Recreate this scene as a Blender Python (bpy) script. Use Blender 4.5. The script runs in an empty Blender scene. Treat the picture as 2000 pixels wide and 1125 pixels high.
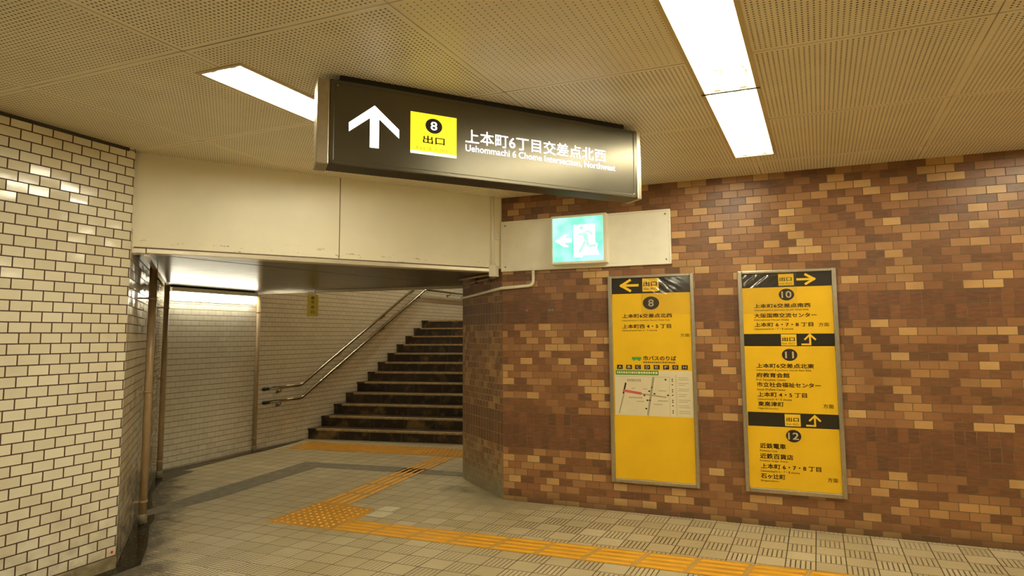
import bpy, bmesh, math, random
from mathutils import Matrix, Vector
random.seed(8)
S = bpy.context.scene
COL = S.collection
R = math.radians

# ------------------------------------------------------------------ camera, world, exposure
H = 2.611                     # ceiling height
def setup_camera():
    th, ro = R(4.7224), R(-0.3653)
    n = Vector((math.sin(ro)*math.cos(th), math.cos(ro)*math.cos(th), -math.sin(th)))
    fw = Vector((0, 0, -1)); fw = (fw - n*n.dot(fw)).normalized()
    rt = fw.cross(n)
    m = Matrix((rt, fw, n)).to_4x4()
    m.translation = (0, 0, 1.4)
    cam = bpy.data.cameras.new('camera'); o = bpy.data.objects.new('camera', cam)
    COL.objects.link(o); o.matrix_world = m
    cam.sensor_width = 36; cam.lens = 36*1106.2/2000; cam.clip_start = .02
    S.camera = o
setup_camera()
W = bpy.data.worlds.new('world'); S.world = W; W.use_nodes = True
W.node_tree.nodes['Background'].inputs[0].default_value = (0, 0, 0, 1)
S.view_settings.view_transform = 'Standard'
S.view_settings.look = 'None'
S.view_settings.gamma = 1
S.view_settings.use_curve_mapping = False
S.view_settings.exposure = 1.06
TUBE_POWER = 24.0
TUBE_COLOR = (1.0, .935, .70)
S.cycles.max_bounces = 10
S.cycles.diffuse_bounces = 6
S.cycles.glossy_bounces = 4

# ------------------------------------------------------------------ helpers
def rgb(r, g, b):
    f = lambda c: (c/255/12.92) if c/255 <= .04045 else ((c/255+.055)/1.055)**2.4
    return (f(r), f(g), f(b), 1)

class X:                       # arithmetic on shader sockets
    def __init__(s, nt, k): s.nt, s.k = nt, k
    def op(s, o, *a):
        n = s.nt.nodes.new('ShaderNodeMath'); n.operation = o
        for i, v in enumerate((s,)+a):
            if isinstance(v, X): s.nt.links.new(v.k, n.inputs[i])
            else: n.inputs[i].default_value = v
        return X(s.nt, n.outputs[0])
    def __add__(s, o): return s.op('ADD', o)
    def __sub__(s, o): return s.op('SUBTRACT', o)
    def __mul__(s, o): return s.op('MULTIPLY', o)
    def __truediv__(s, o): return s.op('DIVIDE', o)
    __radd__ = __add__; __rmul__ = __mul__
    def frac(s): return s.op('FRACT')
    def floor(s): return s.op('FLOOR')
    def abs(s): return s.op('ABSOLUTE')
    def lt(s, o): return s.op('LESS_THAN', o)
    def gt(s, o): return s.op('GREATER_THAN', o)
    def mn(s, o): return s.op('MINIMUM', o)
    def mx(s, o): return s.op('MAXIMUM', o)
    def sq(s): return s*s
    def inv(s): return (s*-1.0)+1.0
    def ramp(s, a, b):         # 0 at a, 1 at b
        n = s.nt.nodes.new('ShaderNodeMapRange'); n.clamp = True
        s.nt.links.new(s.k, n.inputs[0]); n.inputs[1].default_value = a; n.inputs[2].default_value = b
        return X(s.nt, n.outputs[0])

class Mat:
    def __init__(s, name, color=(.5, .5, .5, 1), rough=.5, metal=0, spec=.5, noise=.06, nscale=9):
        s.m = bpy.data.materials.new(name); s.m.use_nodes = True
        s.nt = s.m.node_tree; s.b = s.nt.nodes['Principled BSDF']
        s.out = s.nt.nodes['Material Output']
        s.b.inputs['Roughness'].default_value = rough
        s.b.inputs['Metallic'].default_value = metal
        s.b.inputs['Specular IOR Level'].default_value = spec
        s.b.inputs['Base Color'].default_value = color
        if noise:
            v = s.noise(nscale).ramp(.3, .7)
            s.color(s.mix(v, tuple(c*(1-noise) for c in color[:3])+(1,), tuple(min(1, c*(1+noise)) for c in color[:3])+(1,)))
    def new(s, t): return s.nt.nodes.new(t)
    def link(s, a, b): s.nt.links.new(a.k if isinstance(a, X) else a, b)
    def uv(s):
        n = s.new('ShaderNodeUVMap'); q = s.new('ShaderNodeSeparateXYZ'); s.link(n.outputs[0], q.inputs[0])
        return X(s.nt, q.outputs[0]), X(s.nt, q.outputs[1])
    def obj(s):
        n = s.new('ShaderNodeTexCoord'); q = s.new('ShaderNodeSeparateXYZ'); s.link(n.outputs['Object'], q.inputs[0])
        return [X(s.nt, q.outputs[i]) for i in range(3)]
    def vec(s, x, y, z=0.0):
        n = s.new('ShaderNodeCombineXYZ')
        for i, v in enumerate((x, y, z)):
            if isinstance(v, X): s.link(v, n.inputs[i])
            else: n.inputs[i].default_value = v
        return n.outputs[0]
    def noise(s, scale, vec=None, detail=3, rough=.55):
        n = s.new('ShaderNodeTexNoise'); n.inputs['Scale'].default_value = scale
        n.inputs['Detail'].default_value = detail; n.inputs['Roughness'].default_value = rough
        if vec is None: vec = s.new('ShaderNodeTexCoord').outputs['Object']
        s.link(vec, n.inputs['Vector'])
        return X(s.nt, n.outputs['Fac'])
    def brick(s, vec, w, h, mortar, off=.5, smooth=.1):
        n = s.new('ShaderNodeTexBrick'); n.offset = off; n.offset_frequency = 2; n.squash = 1
        s.link(vec, n.inputs['Vector'])
        n.inputs['Color1'].default_value = (0, 0, 0, 1); n.inputs['Color2'].default_value = (1, 1, 1, 1)
        n.inputs['Mortar'].default_value = (.5, .5, .5, 1)
        n.inputs['Scale'].default_value = 1; n.inputs['Mortar Size'].default_value = mortar
        n.inputs['Mortar Smooth'].default_value = smooth; n.inputs['Bias'].default_value = 0
        n.inputs['Brick Width'].default_value = w; n.inputs['Row Height'].default_value = h
        q = s.new('ShaderNodeSeparateColor'); s.link(n.outputs['Color'], q.inputs[0])
        return X(s.nt, q.outputs[0]), X(s.nt, n.outputs['Fac'])
    def mix(s, f, a, b):
        n = s.new('ShaderNodeMix'); n.data_type = 'RGBA'
        for i, v in ((0, f), (6, a), (7, b)):
            if isinstance(v, (X, bpy.types.NodeSocket)): s.link(v, n.inputs[i])
            else: n.inputs[i].default_value = v
        return n.outputs[2]
    def stops(s, f, *st):
        n = s.new('ShaderNodeValToRGB'); s.link(f, n.inputs[0]); e = n.color_ramp.elements
        while len(e) < len(st): e.new(.5)
        for el, (p, c) in zip(e, st): el.position = p; el.color = c
        return n.outputs[0]
    def color(s, c): s.link(c, s.b.inputs['Base Color'])
    def rough(s, x): s.link(x, s.b.inputs['Roughness'])
    def bump(s, h, strength=.3, dist=.002, prev=None):
        n = s.new('ShaderNodeBump'); n.inputs['Strength'].default_value = strength; n.inputs['Distance'].default_value = dist
        s.link(h, n.inputs['Height'])
        if prev is not None: s.link(prev, n.inputs['Normal'])
        s.link(n.outputs[0], s.b.inputs['Normal']); return n.outputs[0]
    def emit(s, color, strength):
        s.b.inputs['Emission Color'].default_value = color
        s.b.inputs['Emission Strength'].default_value = strength
        return s

class MB:
    def __init__(s): s.bm = bmesh.new()
    def poly(s, pts):
        return s.bm.faces.new([s.bm.verts.new(p) for p in pts])
    def box(s, x0, x1, y0, y1, z0, z1, bev=0, seg=2):
        v = [s.bm.verts.new((x, y, z)) for x in (x0, x1) for y in (y0, y1) for z in (z0, z1)]
        fs = [s.bm.faces.new([v[i] for i in q]) for q in ((0, 1, 3, 2), (4, 6, 7, 5), (0, 4, 5, 1), (2, 3, 7, 6), (0, 2, 6, 4), (1, 5, 7, 3))]
        if bev:
            es = set(e for f in fs for e in f.edges)
            bmesh.ops.bevel(s.bm, geom=list(es), offset=bev, segments=seg, affect='EDGES', profile=.5)
        return s
    def prism(s, pts, a, b):   # pts: (x,z) outline extruded from y=a to y=b
        f = s.bm.faces.new([s.bm.verts.new((x, a, z)) for x, z in pts])
        g = s.bm.faces.new([s.bm.verts.new((x, b, z)) for x, z in reversed(pts)])
        n = len(pts); fv = list(f.verts); gv = list(reversed(list(g.verts)))
        for i in range(n):
            j = (i+1) % n
            s.bm.faces.new((fv[j], fv[i], gv[i], gv[j]))
        return s
    def slab(s, pts, z0, z1):  # pts: (x,y) plan outline
        a = [s.bm.verts.new((x, y, z1)) for x, y in pts]; b = [s.bm.verts.new((x, y, z0)) for x, y in pts]
        s.bm.faces.new(a); s.bm.faces.new(list(reversed(b))); n = len(pts)
        for i in range(n):
            j = (i+1) % n
            s.bm.faces.new((a[j], a[i], b[i], b[j]))
        return s
    def flat(s, pts, y):       # (x,z) outline facing -y
        s.bm.faces.new([s.bm.verts.new((x, y, z)) for x, z in pts]); return s
    def rect(s, x0, x1, z0, z1, y): return s.flat(((x0, z0), (x1, z0), (x1, z1), (x0, z1)), y)
    def disc(s, cx, cz, rx, rz, y, n=40):
        return s.flat([(cx+rx*math.cos(i*2*math.pi/n), cz+rz*math.sin(i*2*math.pi/n)) for i in range(n)], y)
    def tube(s, path, r, n=14, cap=True, bend=0):
        P = [Vector(p) for p in path]
        if bend:
            Q = [P[0]]
            for a, b, c in zip(P, P[1:], P[2:]):
                d0, d1 = (a-b).normalized(), (c-b).normalized()
                k = min(bend, (a-b).length*.45, (c-b).length*.45)
                for t in range(7):
                    t /= 6; p, q = b+d0*k, b+d1*k
                    Q.append((p*(1-t)+b*t)*(1-t)+(b*(1-t)+q*t)*t)
            Q.append(P[-1]); P = Q
        T = [((P[min(i+1, len(P)-1)]-P[max(i-1, 0)])).normalized() for i in range(len(P))]
        u = T[0].orthogonal().normalized(); rings = []
        for p, t in zip(P, T):
            u = (u-t*u.dot(t)).normalized(); w = t.cross(u)
            rings.append([s.bm.verts.new(p+(u*math.cos(k*2*math.pi/n)+w*math.sin(k*2*math.pi/n))*r) for k in range(n)])
        for a, b in zip(rings, rings[1:]):
            for k in range(n):
                f = s.bm.faces.new((a[k], a[(k+1) % n], b[(k+1) % n], b[k])); f.smooth = True
        if cap:
            s.bm.faces.new(list(reversed(rings[0]))); s.bm.faces.new(rings[-1])
        return s
    def ball(s, c, r, sc=(1, 1, 1)):
        m = Matrix.Translation(c) @ Matrix.Diagonal((*sc, 1))
        g = bmesh.ops.create_uvsphere(s.bm, u_segments=14, v_segments=8, radius=r, matrix=m)
        for v in g['verts']:
            for f in v.link_faces: f.smooth = True
        return s
    def text(s, body, x0, x1, z0, z1, y, bold=0.0):
        cu = bpy.data.curves.new('lettering', 'FONT'); cu.body = body; cu.size = 1; cu.resolution_u = 3
        o = bpy.data.objects.new('lettering', cu); COL.objects.link(o)
        me = bpy.data.meshes.new_from_object(o.evaluated_get(bpy.context.evaluated_depsgraph_get()))
        bpy.data.objects.remove(o); bpy.data.curves.remove(cu)
        xs = [v.co.x for v in me.vertices]; ys = [v.co.y for v in me.vertices]
        ax, bx, ay, by = min(xs), max(xs), min(ys), max(ys)
        ux, uz = bold*(x1-x0)/(bx-ax), bold*(z1-z0)/(by-ay)      # heavier strokes: the glyphs laid over themselves
        for dx, dz in (((-ux, -uz), (ux, -uz), (-ux, uz), (ux, uz)) if bold else ((0, 0),)):
            vs = [s.bm.verts.new((x0+ux+dx+(v.co.x-ax)/(bx-ax)*(x1-x0-2*ux), y, z0+uz+dz+(v.co.y-ay)/(by-ay)*(z1-z0-2*uz))) for v in me.vertices]
            for p in me.polygons:
                try: s.bm.faces.new([vs[i] for i in p.vertices])
                except ValueError: pass
        bpy.data.meshes.remove(me); return s
    def mesh(s, name, shift=Vector((0, 0, 0)), uv=None, xf=None, keepn=False):
        if not keepn: bmesh.ops.recalc_face_normals(s.bm, faces=s.bm.faces)
        if uv:
            l = s.bm.loops.layers.uv.new('UVMap')
            for f in s.bm.faces:
                for lp in f.loops: lp[l].uv = uv(lp.vert.co)
        for v in s.bm.verts:
            if xf: v.co = Vector(xf(v.co))
            v.co -= shift
        me = bpy.data.meshes.new(name); s.bm.to_mesh(me); s.bm.free(); return me

BASE = {}
def frame(o, u):
    u = Vector((u[0], u[1], 0)).normalized()
    m = Matrix(((u.x, -u.y, 0, o[0]), (u.y, u.x, 0, o[1]), (0, 0, 1, 0), (0, 0, 0, 1)))
    return m
def tag(o, label=None, cat=None, group=None, kind=None):
    if label: o['label'] = label
    if cat: o['category'] = cat
    if group: o['group'] = group
    if kind: o['kind'] = kind
    return o
def thing(name, label, cat, F, base=(0, 0, 0), group=None):
    e = bpy.data.objects.new(name, None); COL.objects.link(e); e.empty_display_size = .05
    e.matrix_world = F @ Matrix.Translation(base); BASE[e.name] = Vector(base)
    return tag(e, label, cat, group)
def part(name, mb, mat, parent, label=None, **k):
    b = BASE[parent.name]
    o = bpy.data.objects.new(name, mb.mesh(name, b, **k)); COL.objects.link(o)
    o.data.materials.append(mat.m); o.parent = parent; BASE[o.name] = b
    return tag(o, label)
def single(name, mb, mat, F, base, label, cat, group=None, **k):
    o = bpy.data.objects.new(name, mb.mesh(name, Vector(base), **k)); COL.objects.link(o)
    o.data.materials.append(mat.m); o.matrix_world = F @ Matrix.Translation(base); BASE[o.name] = Vector(base)
    return tag(o, label, cat, group)
def struct(name, mb, mat, F=Matrix(), **k):
    o = bpy.data.objects.new(name, mb.mesh(name, **k)); COL.objects.link(o)
    for m in (mat if isinstance(mat, list) else [mat]): o.data.materials.append(m.m)
    o.matrix_world = F; BASE[o.name] = Vector((0, 0, 0))
    return tag(o, kind='structure')

# ------------------------------------------------------------------ plan of the place (metres)
WO = Matrix()
D = lambda a: Vector((math.cos(R(a)), math.sin(R(a))))
E1, E2 = D(-19.7), D(61.5)                 # ceiling grid directions
F1, F2 = D(-19.9), D(61.8)                 # floor grid directions
def obl(a, b):
    det = a.x*b.y-a.y*b.x
    return lambda v: ((v.x*b.y-v.y*b.x)/det, (a.x*v.y-a.y*v.x)/det)
CE, FL_ = obl(E1, E2), obl(F1, F2)
BO, BU = Vector((-.083, 4.957)), Vector((.9402, -.3407))          # brick wall
LO, LU = Vector((-2.724, 2.93)), Vector((.4227, .9063))           # left tiled wall
CORN = Vector((-2.426, 3.57))
AO, AU = Vector((-3.72, 6.029)), Vector((.4373, .8993))           # wall behind the passage and stairs
RU = (AO-CORN).normalized()                                       # return wall
TO, TU = Vector((-2.451, 3.638)), (Vector((-.112, 4.953))-Vector((-2.451, 3.638))).normalized()   # beam over the passage
SO, SU = Vector((-.801, 2.537)), Vector((.911, .4124))            # hanging sign
FB, FLW, FA, FR, FT, FS = frame(BO, BU), frame(LO, LU), frame(AO, AU), frame(CORN, RU), frame(TO, TU), frame(SO, SU)

# ------------------------------------------------------------------ materials
def tile_mat(name, w, h, sx, sz, base, dark, grout, mortar=.0035, dirt=1.0, vfade=0):
    m = Mat(name, rough=.13, noise=0, spec=.6)
    s, z = m.uv()
    v = m.vec(s-sx, z-sz)
    t, g = m.brick(v, w, h, mortar, smooth=.15)
    if vfade: g = g*(vfade+(((z-sz)/h).frac()-.5).abs().gt(.5-mortar/h*1.2)*(1-vfade))
    fine = m.noise(1, m.vec(s*25.0, z*420.0), 2)
    big = m.noise(2.2, m.vec(s, z), 4)
    c = m.mix(t, dark, base)
    c = m.mix(fine.ramp(.35, .75)*.22, c, tuple(x*.72 for x in base[:3])+(1,))
    c = m.mix(big.ramp(.45, .75)*.25*dirt, c, rgb(170, 145, 95))
    low = z.ramp(.55, .0)*m.noise(9, m.vec(s, z), 5).ramp(.42, .68)
    c = m.mix(low*.45*dirt, c, rgb(120, 95, 55))
    c = m.mix(g, c, grout)
    m.color(c)
    m.rough(g*.6+.07+fine*.05)
    wob = m.noise(5.5, m.vec(s*1.6, z*2.5+t*9.0), 1)
    row = ((z-sz)/h).floor(); par = (row*.5).frac()*2.0
    lx = ((s-sx)/w+par.inv()*.5).frac()-.5; lz = ((z-sz)/h).frac()-.5
    t2 = (t*7.31+row*.37).frac()
    n0 = m.bump(lx*(t-.5)*(w*.05)+lz*(t2-.5)*(h*.07), 1.0, 1.0)
    n1 = m.bump(wob*.5+fine*.04, .3, .004, n0)
    m.bump(g.inv(), .6, .0015, n1)
    return m
M_tile = tile_mat('glazed_cream_tile', .1005, .0586, .0477, .0202, rgb(243, 236, 214), rgb(230, 222, 198), rgb(80, 52, 28))
M_tileR = tile_mat('glazed_cream_tile_stained', .1005, .0586, .0477, .0202, rgb(228, 220, 196), rgb(214, 206, 182), rgb(95, 68, 40), dirt=1.9)
M_tileA = tile_mat('glazed_cream_tile_passage', .1005, .0605, .02, .01, rgb(238, 232, 212), rgb(230, 224, 202), rgb(140, 114, 72), mortar=.003, dirt=.5, vfade=.4)

def brick_mat(name, w, sx, grout, ww=.0640, wx=.023, grime=0.0):
    m = Mat(name, rough=.3, noise=0, spec=.45)
    s, z = m.uv()
    lo, hi = z.gt(.446), z.gt(1.693)
    zz = z-.446 - lo*.297 - hi*.950
    t, g = m.brick(m.vec(s-sx, zz), w, .0577, .0027, smooth=.2)
    low_band = z.gt(.446)*z.lt(.743)
    band = low_band.mx(z.gt(1.494)*z.lt(1.693))
    zb = z-.446-z.gt(1.0)*(1.494-.446)
    tb, gb = m.brick(m.vec(s-wx, zb), ww, .0992, .0022, off=0, smooth=.2)
    c1 = m.stops(t, (0, rgb(106, 74, 52)), (.16, rgb(124, 84, 56)), (.42, rgb(146, 100, 66)), (.62, rgb(160, 114, 74)), (.76, rgb(176, 132, 86)), (.87, rgb(198, 154, 98)), (1, rgb(210, 172, 114)))
    c2 = m.stops(tb, (0, rgb(98, 68, 50)), (.35, rgb(111, 74, 53)), (.75, rgb(119, 79, 56)), (1, rgb(132, 88, 58)))
    c = m.mix(band, c1, c2)
    gg = g*band.inv()+gb*band
    st = m.noise(1, m.vec(s*14.0, z*60.0), 3)
    c = m.mix(st.ramp(.4, .8)*.25, c, rgb(190, 130, 80))
    c = m.mix(m.noise(3, m.vec(s, z), 4).ramp(.45, .75)*.35, c, rgb(105, 72, 45))
    # darker towards the foot of the wall; grey cement smears low on the grimy jamb
    low = z.ramp(.10, .0)*.7
    c = m.mix(low, c, rgb(88, 70, 52))
    if grime:
        k = m.noise(4, m.vec(s, z), 5).ramp(.35, .7)*grime
        c = m.mix(.3, c, rgb(130, 98, 66)); c = m.mix(k, c, rgb(128, 110, 84))
        sm = z.ramp(.45, .05)*m.noise(5, m.vec(s*2.0, z), 5).ramp(.3, .6)
        c = m.mix(sm*.9, c, rgb(160, 150, 122))
        c = m.mix((z+m.noise(4, m.vec(s, z), 4)*.2).ramp(.28, .2)*.8, c, rgb(150, 142, 116))
    gr = m.mix(m.noise(6, m.vec(s, z), 4).ramp(.5, .66), grout, rgb(140, 110, 78))
    c = m.mix(gg, c, gr)
    m.color(c)
    m.rough(gg*.4+(.27 if not grime else .5)+st*.2)
    wob = m.noise(7, m.vec(s, z+t*5.0), 2)
    n1 = m.bump(wob+t*.3, .35, .003)
    m.bump(gg.inv(), .6, .0018, n1)
    return m
M_brick = brick_mat('brown_brick_tile', .1115, .0475, rgb(108, 90, 60))
M_jamb = brick_mat('brown_header_tile', .062, .0, rgb(186, 160, 118), ww=.055, wx=.0, grime=.5)

def ceiling_mat():
    m = Mat('perforated_ceiling_panel', rough=.34, noise=0, spec=.5)
    a0, b0 = m.uv()
    pw, ph = 1.005, .873
    a = ((a0+.348)/pw).frac()*pw; b = ((b0-1.732)/ph).frac()*ph
    ea = a.mn((a*-1.0)+pw); eb = b.mn((b*-1.0)+ph); edge = ea.mn(eb)
    ia = ((a0+1.353)/pw).floor(); ib = ((b0-1.732)/ph).floor()
    sparse = ia.abs().lt(.5)*ib.abs().lt(.5)
    def holes(dx, dy, r):
        fx = (((a-.032)/dx+.5).frac()-.5)*dx; fy = (((b-.028)/dy+.5).frac()-.5)*dy
        d = (fx.sq()+fy.sq()).op('SQRT')
        return d.ramp(r*1.15, r*.85)
    h = holes(.941/46, .817/47, .0042)*sparse.inv()+holes(.941/33, .817/40, .0034)*sparse*.8
    inside = ea.gt(.0218)*eb.gt(.0193)
    h = h*inside
    wear = m.noise(3.0, m.vec(a0, b0), 4)
    pv = m.noise(1, m.vec(((a0+.348)/pw).floor()*7.31, ((b0-1.732)/ph).floor()*3.77), 0)
    c = m.mix(wear.ramp(.35, .7), rgb(238, 227, 199), rgb(248, 238, 212))
    c = m.mix(pv.ramp(.35, .65)*.35, c, rgb(232, 219, 188))
    sp = m.noise(26, m.vec(a0, b0), 2).ramp(.76, .80)
    c = m.mix(sp*.5, c, rgb(95, 70, 40))
    c = m.mix(h*(m.noise(5, m.vec(a0, b0), 3).ramp(.25, .6)*.35+.58), c, rgb(52, 36, 16))
    j = edge.ramp(.0036, .0022)
    c = m.mix(j*(m.noise(2, m.vec(a0, b0), 2).ramp(.4, .6)*.6+.3), c, rgb(70, 48, 22))
    m.color(c)
    m.rough(h*.6+.33+wear*.12)
    lip = edge.ramp(.0, .012)
    m.bump(lip+wear*.25, .5, .004)
    return m
M_ceil = ceiling_mat()

def floor_mat():
    m = Mat('ribbed_floor_tile', rough=.42, noise=0, spec=.4)
    f1, f2 = m.uv()
    tw, tl = .1656, .1450
    p, q = (f1+1.394)/tw, (f2-4.206)/tl
    a, b = p.frac(), q.frac()
    chk = ((p.floor()+q.floor())*.5).frac().gt(.25)
    ea = (a.mn(a.inv()))*tw; eb = (b.mn(b.inv()))*tl
    joint = ea.mn(eb).ramp(.0042, .0022)
    ins = ea.gt(.009)*eb.gt(.008)
    ra = ((a*6.0).frac()-.5).abs()*2.0; rb = ((b*6.0).frac()-.5).abs()*2.0
    ga = ra.ramp(.66, .80)*chk*ins; gb = rb.ramp(.70, .84)*chk.inv()*ins
    wear = m.noise(1.1, m.vec(f1+3.0, f2), 4).ramp(.36, .62)
    wear2 = m.noise(2.7, m.vec(f1, f2+7.0), 4).ramp(.3, .62)
    far = (f1+f2*.55).ramp(-1.6, .6)           # the trodden side of the passage is worn smooth
    ga = ga*(wear2*.3+.7)*((far*.7+.3).mx(m.noise(1.3, m.vec(f1, f2), 3).ramp(.45, .62)*f2.lt(3.6)))
    near = f2.ramp(3.25, 2.95)*f1.ramp(-2.5, -3.2)
    gb = gb*(near*(wear2*.3+.7)+.12)
    ga = ga.mx(near*((a*6.0).frac()-.5).abs().gt(.36)*chk*ins)*(f2.ramp(4.9, 4.2)*.7+.3)
    rnd = m.noise(1, m.vec(p.floor()*5.17, q.floor()*3.31), 0)
    c = m.mix(rnd.ramp(.3, .7), rgb(190, 176, 140), rgb(207, 194, 160))
    c = m.mix(m.noise(2.0, m.vec(f1, f2), 5).ramp(.4, .75)*.5, c, rgb(176, 158, 120))
    c = m.mix(m.noise(60, m.vec(f1, f2), 2).ramp(.5, .75)*.25, c, rgb(165, 150, 115))
    # grey cement smear round the foot of the brick jamb
    d = ((f1+2.45).sq()*1.2+(f2-4.93).sq()).op('SQRT')
    blot = (d+m.noise(5, m.vec(f1, f2), 5)*.7).ramp(1.05, .55)
    c = m.mix(blot*.75, c, rgb(136, 127, 102))
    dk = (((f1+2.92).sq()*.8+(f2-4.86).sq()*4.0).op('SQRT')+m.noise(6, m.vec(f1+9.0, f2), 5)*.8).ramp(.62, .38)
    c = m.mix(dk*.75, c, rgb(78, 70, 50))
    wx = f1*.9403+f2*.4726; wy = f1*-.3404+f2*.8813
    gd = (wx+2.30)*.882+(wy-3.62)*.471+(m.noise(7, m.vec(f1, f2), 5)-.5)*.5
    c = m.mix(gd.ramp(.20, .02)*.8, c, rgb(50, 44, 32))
    fl = m.noise(30, m.vec(f1*.6, f2*2.0), 4).ramp(.60, .66)*gd.ramp(.30, .08)*gd.gt(-.12)
    c = m.mix(fl*.8, c, rgb(206, 200, 176))
    # black tracked dirt beside the gutter
    sp = m.noise(38, m.vec(f1, f2), 4).ramp(.62, .70)*m.noise(2, m.vec(f1, f2), 3).ramp(.5, .6)
    c = m.mix(sp*.4, c, rgb(90, 76, 50))
    gro = (ga*.95).mx(gb*.9).mx(joint*(wear2*.2+.8)*blot.inv())
    c = m.mix(gro, c, rgb(70, 54, 32))
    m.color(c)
    m.rough(wear*.15+.38)
    m.bump(gro.inv(), .6, .002)
    return m
M_floor = floor_mat()

def stain_mat(name, c0, c1, rough, sc=14, spots=None):
    m = Mat(name, rough=rough, noise=0)
    n = m.noise(sc, detail=5)
    c = m.mix(n.ramp(.35, .68), c0, c1)
    if spots:
        k = m.noise(70, detail=4).ramp(.63, .70)
        c = m.mix(k, c, spots)
    m.color(c); m.bump(n, .5, .004); return m
M_gutter = stain_mat('wet_black_gutter', rgb(18, 15, 11), rgb(44, 38, 28), .16, 9, rgb(185, 180, 160))
M_cement = stain_mat('grey_cement', rgb(118, 110, 92), rgb(144, 136, 114), .6)
M_plinth = stain_mat('stained_cement_plinth', rgb(120, 108, 80), rgb(178, 166, 132), .55, 11)
M_beam = Mat('cream_painted_panel', rgb(248, 240, 216), .42, noise=.05, nscale=2)
def beam_specks():
    m = M_beam; s, z = m.uv()
    n = m.noise(1, m.vec(s*9.0, z*26.0), 6, .75)
    lowz = z.ramp(2.075, 2.0)
    k = n.ramp(.60, .64)*lowz + m.noise(32, m.vec(s, z), 2).ramp(.80, .82)*.7
    old = m.b.inputs['Base Color'].links[0].from_socket
    m.color(m.mix(k*.8, old, rgb(105, 82, 50)))
beam_specks()
M_seam = Mat('panel_seam', rgb(120, 100, 68), .7)
M_shadowgap = Mat('shadow_gap_strip', rgb(96, 70, 40), .6)
M_white = Mat('cream_enamel', rgb(250, 245, 228), .3, noise=.03)
M_white2 = Mat('white_enamel', rgb(245, 243, 236), .35, noise=.02)
M_alu = Mat('brushed_aluminium', rgb(186, 176, 156), .34, metal=.9, noise=.08, nscale=30)
M_steel = Mat('polished_steel_tube', rgb(168, 160, 142), .14, metal=1, noise=.05)
M_trim = Mat('anodised_trim', rgb(226, 216, 194), .25, metal=.35, noise=.06)
M_darkgap = Mat('dark_shadow_strip', rgb(72, 68, 60), .6)
M_pipe = Mat('brown_painted_pipe', rgb(176, 150, 112), .32, noise=.1, nscale=14)
M_screw = Mat('screw_metal', rgb(150, 140, 118), .4, metal=.8)
M_black = Mat('black_plastic', rgb(24, 22, 19), .45)
def soffit_mat():
    m = Mat('ribbed_metal_soffit', rgb(150, 140, 118), .25, metal=0, noise=0, spec=.45)
    s, t = m.uv()
    l = ((t/.1).frac()-.5).abs()*2.0
    j = l.ramp(.95, .99)
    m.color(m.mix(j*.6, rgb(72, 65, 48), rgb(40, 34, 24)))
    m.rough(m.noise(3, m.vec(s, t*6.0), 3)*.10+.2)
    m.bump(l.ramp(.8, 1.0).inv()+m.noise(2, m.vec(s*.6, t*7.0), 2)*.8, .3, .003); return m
M_soffit = soffit_mat()
def step_mat():
    m = Mat('dark_stair_tile', rough=.3, noise=0)
    x, y, z = m.obj()
    t, g = m.brick(m.vec(x, z), .108, .139, .002, off=0)
    n = m.noise(7, detail=5)
    c = m.mix(t, rgb(40, 34, 26), rgb(62, 50, 38))
    worn = n.ramp(.52, .68)
    c = m.mix(worn*.45, c, rgb(130, 106, 66))
    big = m.noise(1.9, detail=3).ramp(.60, .66)
    c = m.mix(big*.6, c, rgb(150, 122, 74))
    c = m.mix(g*.6, c, rgb(90, 76, 52))
    m.color(c); m.rough(n*.3+.2); return m
M_step = step_mat()
M_nosing = stain_mat('worn_stair_nosing', rgb(156, 134, 96), rgb(190, 168, 124), .5, 18)
def tactile_mat():
    m = Mat('yellow_tactile_tile', rough=.42, noise=0)
    n = m.noise(5, detail=5)
    c = m.mix(n.ramp(.3, .7), rgb(202, 144, 40), rgb(220, 162, 50))
    c = m.mix(m.noise(40, detail=3).ramp(.55, .8)*.4, c, rgb(150, 108, 50))
    m.color(c); return m
M_tact = tactile_mat()
M_tact_grout = Mat('tactile_grout', rgb(176, 164, 132), .7)
M_bar = Mat('worn_yellow_bars', rgb(230, 174, 56), .4, noise=.08, nscale=12)
M_signface = Mat('charcoal_sign_face', rgb(102, 97, 84), .30, metal=.75, noise=.03)
M_tube = Mat('lit_tube', (1, 1, 1, 1), .3, noise=0).emit((*TUBE_COLOR, 1), TUBE_POWER)
M_stairtube = Mat('lit_stair_tube', (1, 1, 1, 1), .3, noise=0).emit((*TUBE_COLOR, 1), 80.0)
M_glow_white = Mat('backlit_white', (1, 1, 1, 1), .4, noise=0).emit((1, .97, .93, 1), .8)
M_glow_yellow = Mat('backlit_yellow', rgb(250, 225, 30), .4, noise=0).emit(rgb(255, 236, 40), .6)
M_glow_foot = Mat('backlit_pale_foot', rgb(255, 250, 200), .4, noise=0).emit(rgb(255, 252, 205), .62)
M_ink = Mat('dark_print', rgb(45, 34, 22), .5, noise=0)
M_inkf = Mat('faded_print', rgb(130, 105, 30), .5, noise=0).emit(rgb(170, 140, 30), .2)
M_glow_green = Mat('backlit_green', rgb(60, 230, 160), .4, noise=0)
def green_glow():
    m = M_glow_green
    n = m.noise(7, detail=2)
    m.link(m.mix(n.ramp(.35, .62), rgb(112, 244, 186), rgb(182, 255, 224)), m.b.inputs['Emission Color'])
    m.b.inputs['Emission Strength'].default_value = .6
green_glow()
M_glow_figure = Mat('backlit_pale_green', rgb(190, 240, 225), .4, noise=0).emit(rgb(150, 226, 200), .5)
def poster_mat():
    m = Mat('yellow_poster_sheet', rgb(240, 192, 34), .33, noise=.05, nscale=4, spec=.4)
    w = m.noise(1, m.vec(m.obj()[0]*2.0, m.obj()[2]*22.0), 2)
    m.bump(w, .25, .004); return m
M_poster = poster_mat()
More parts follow.
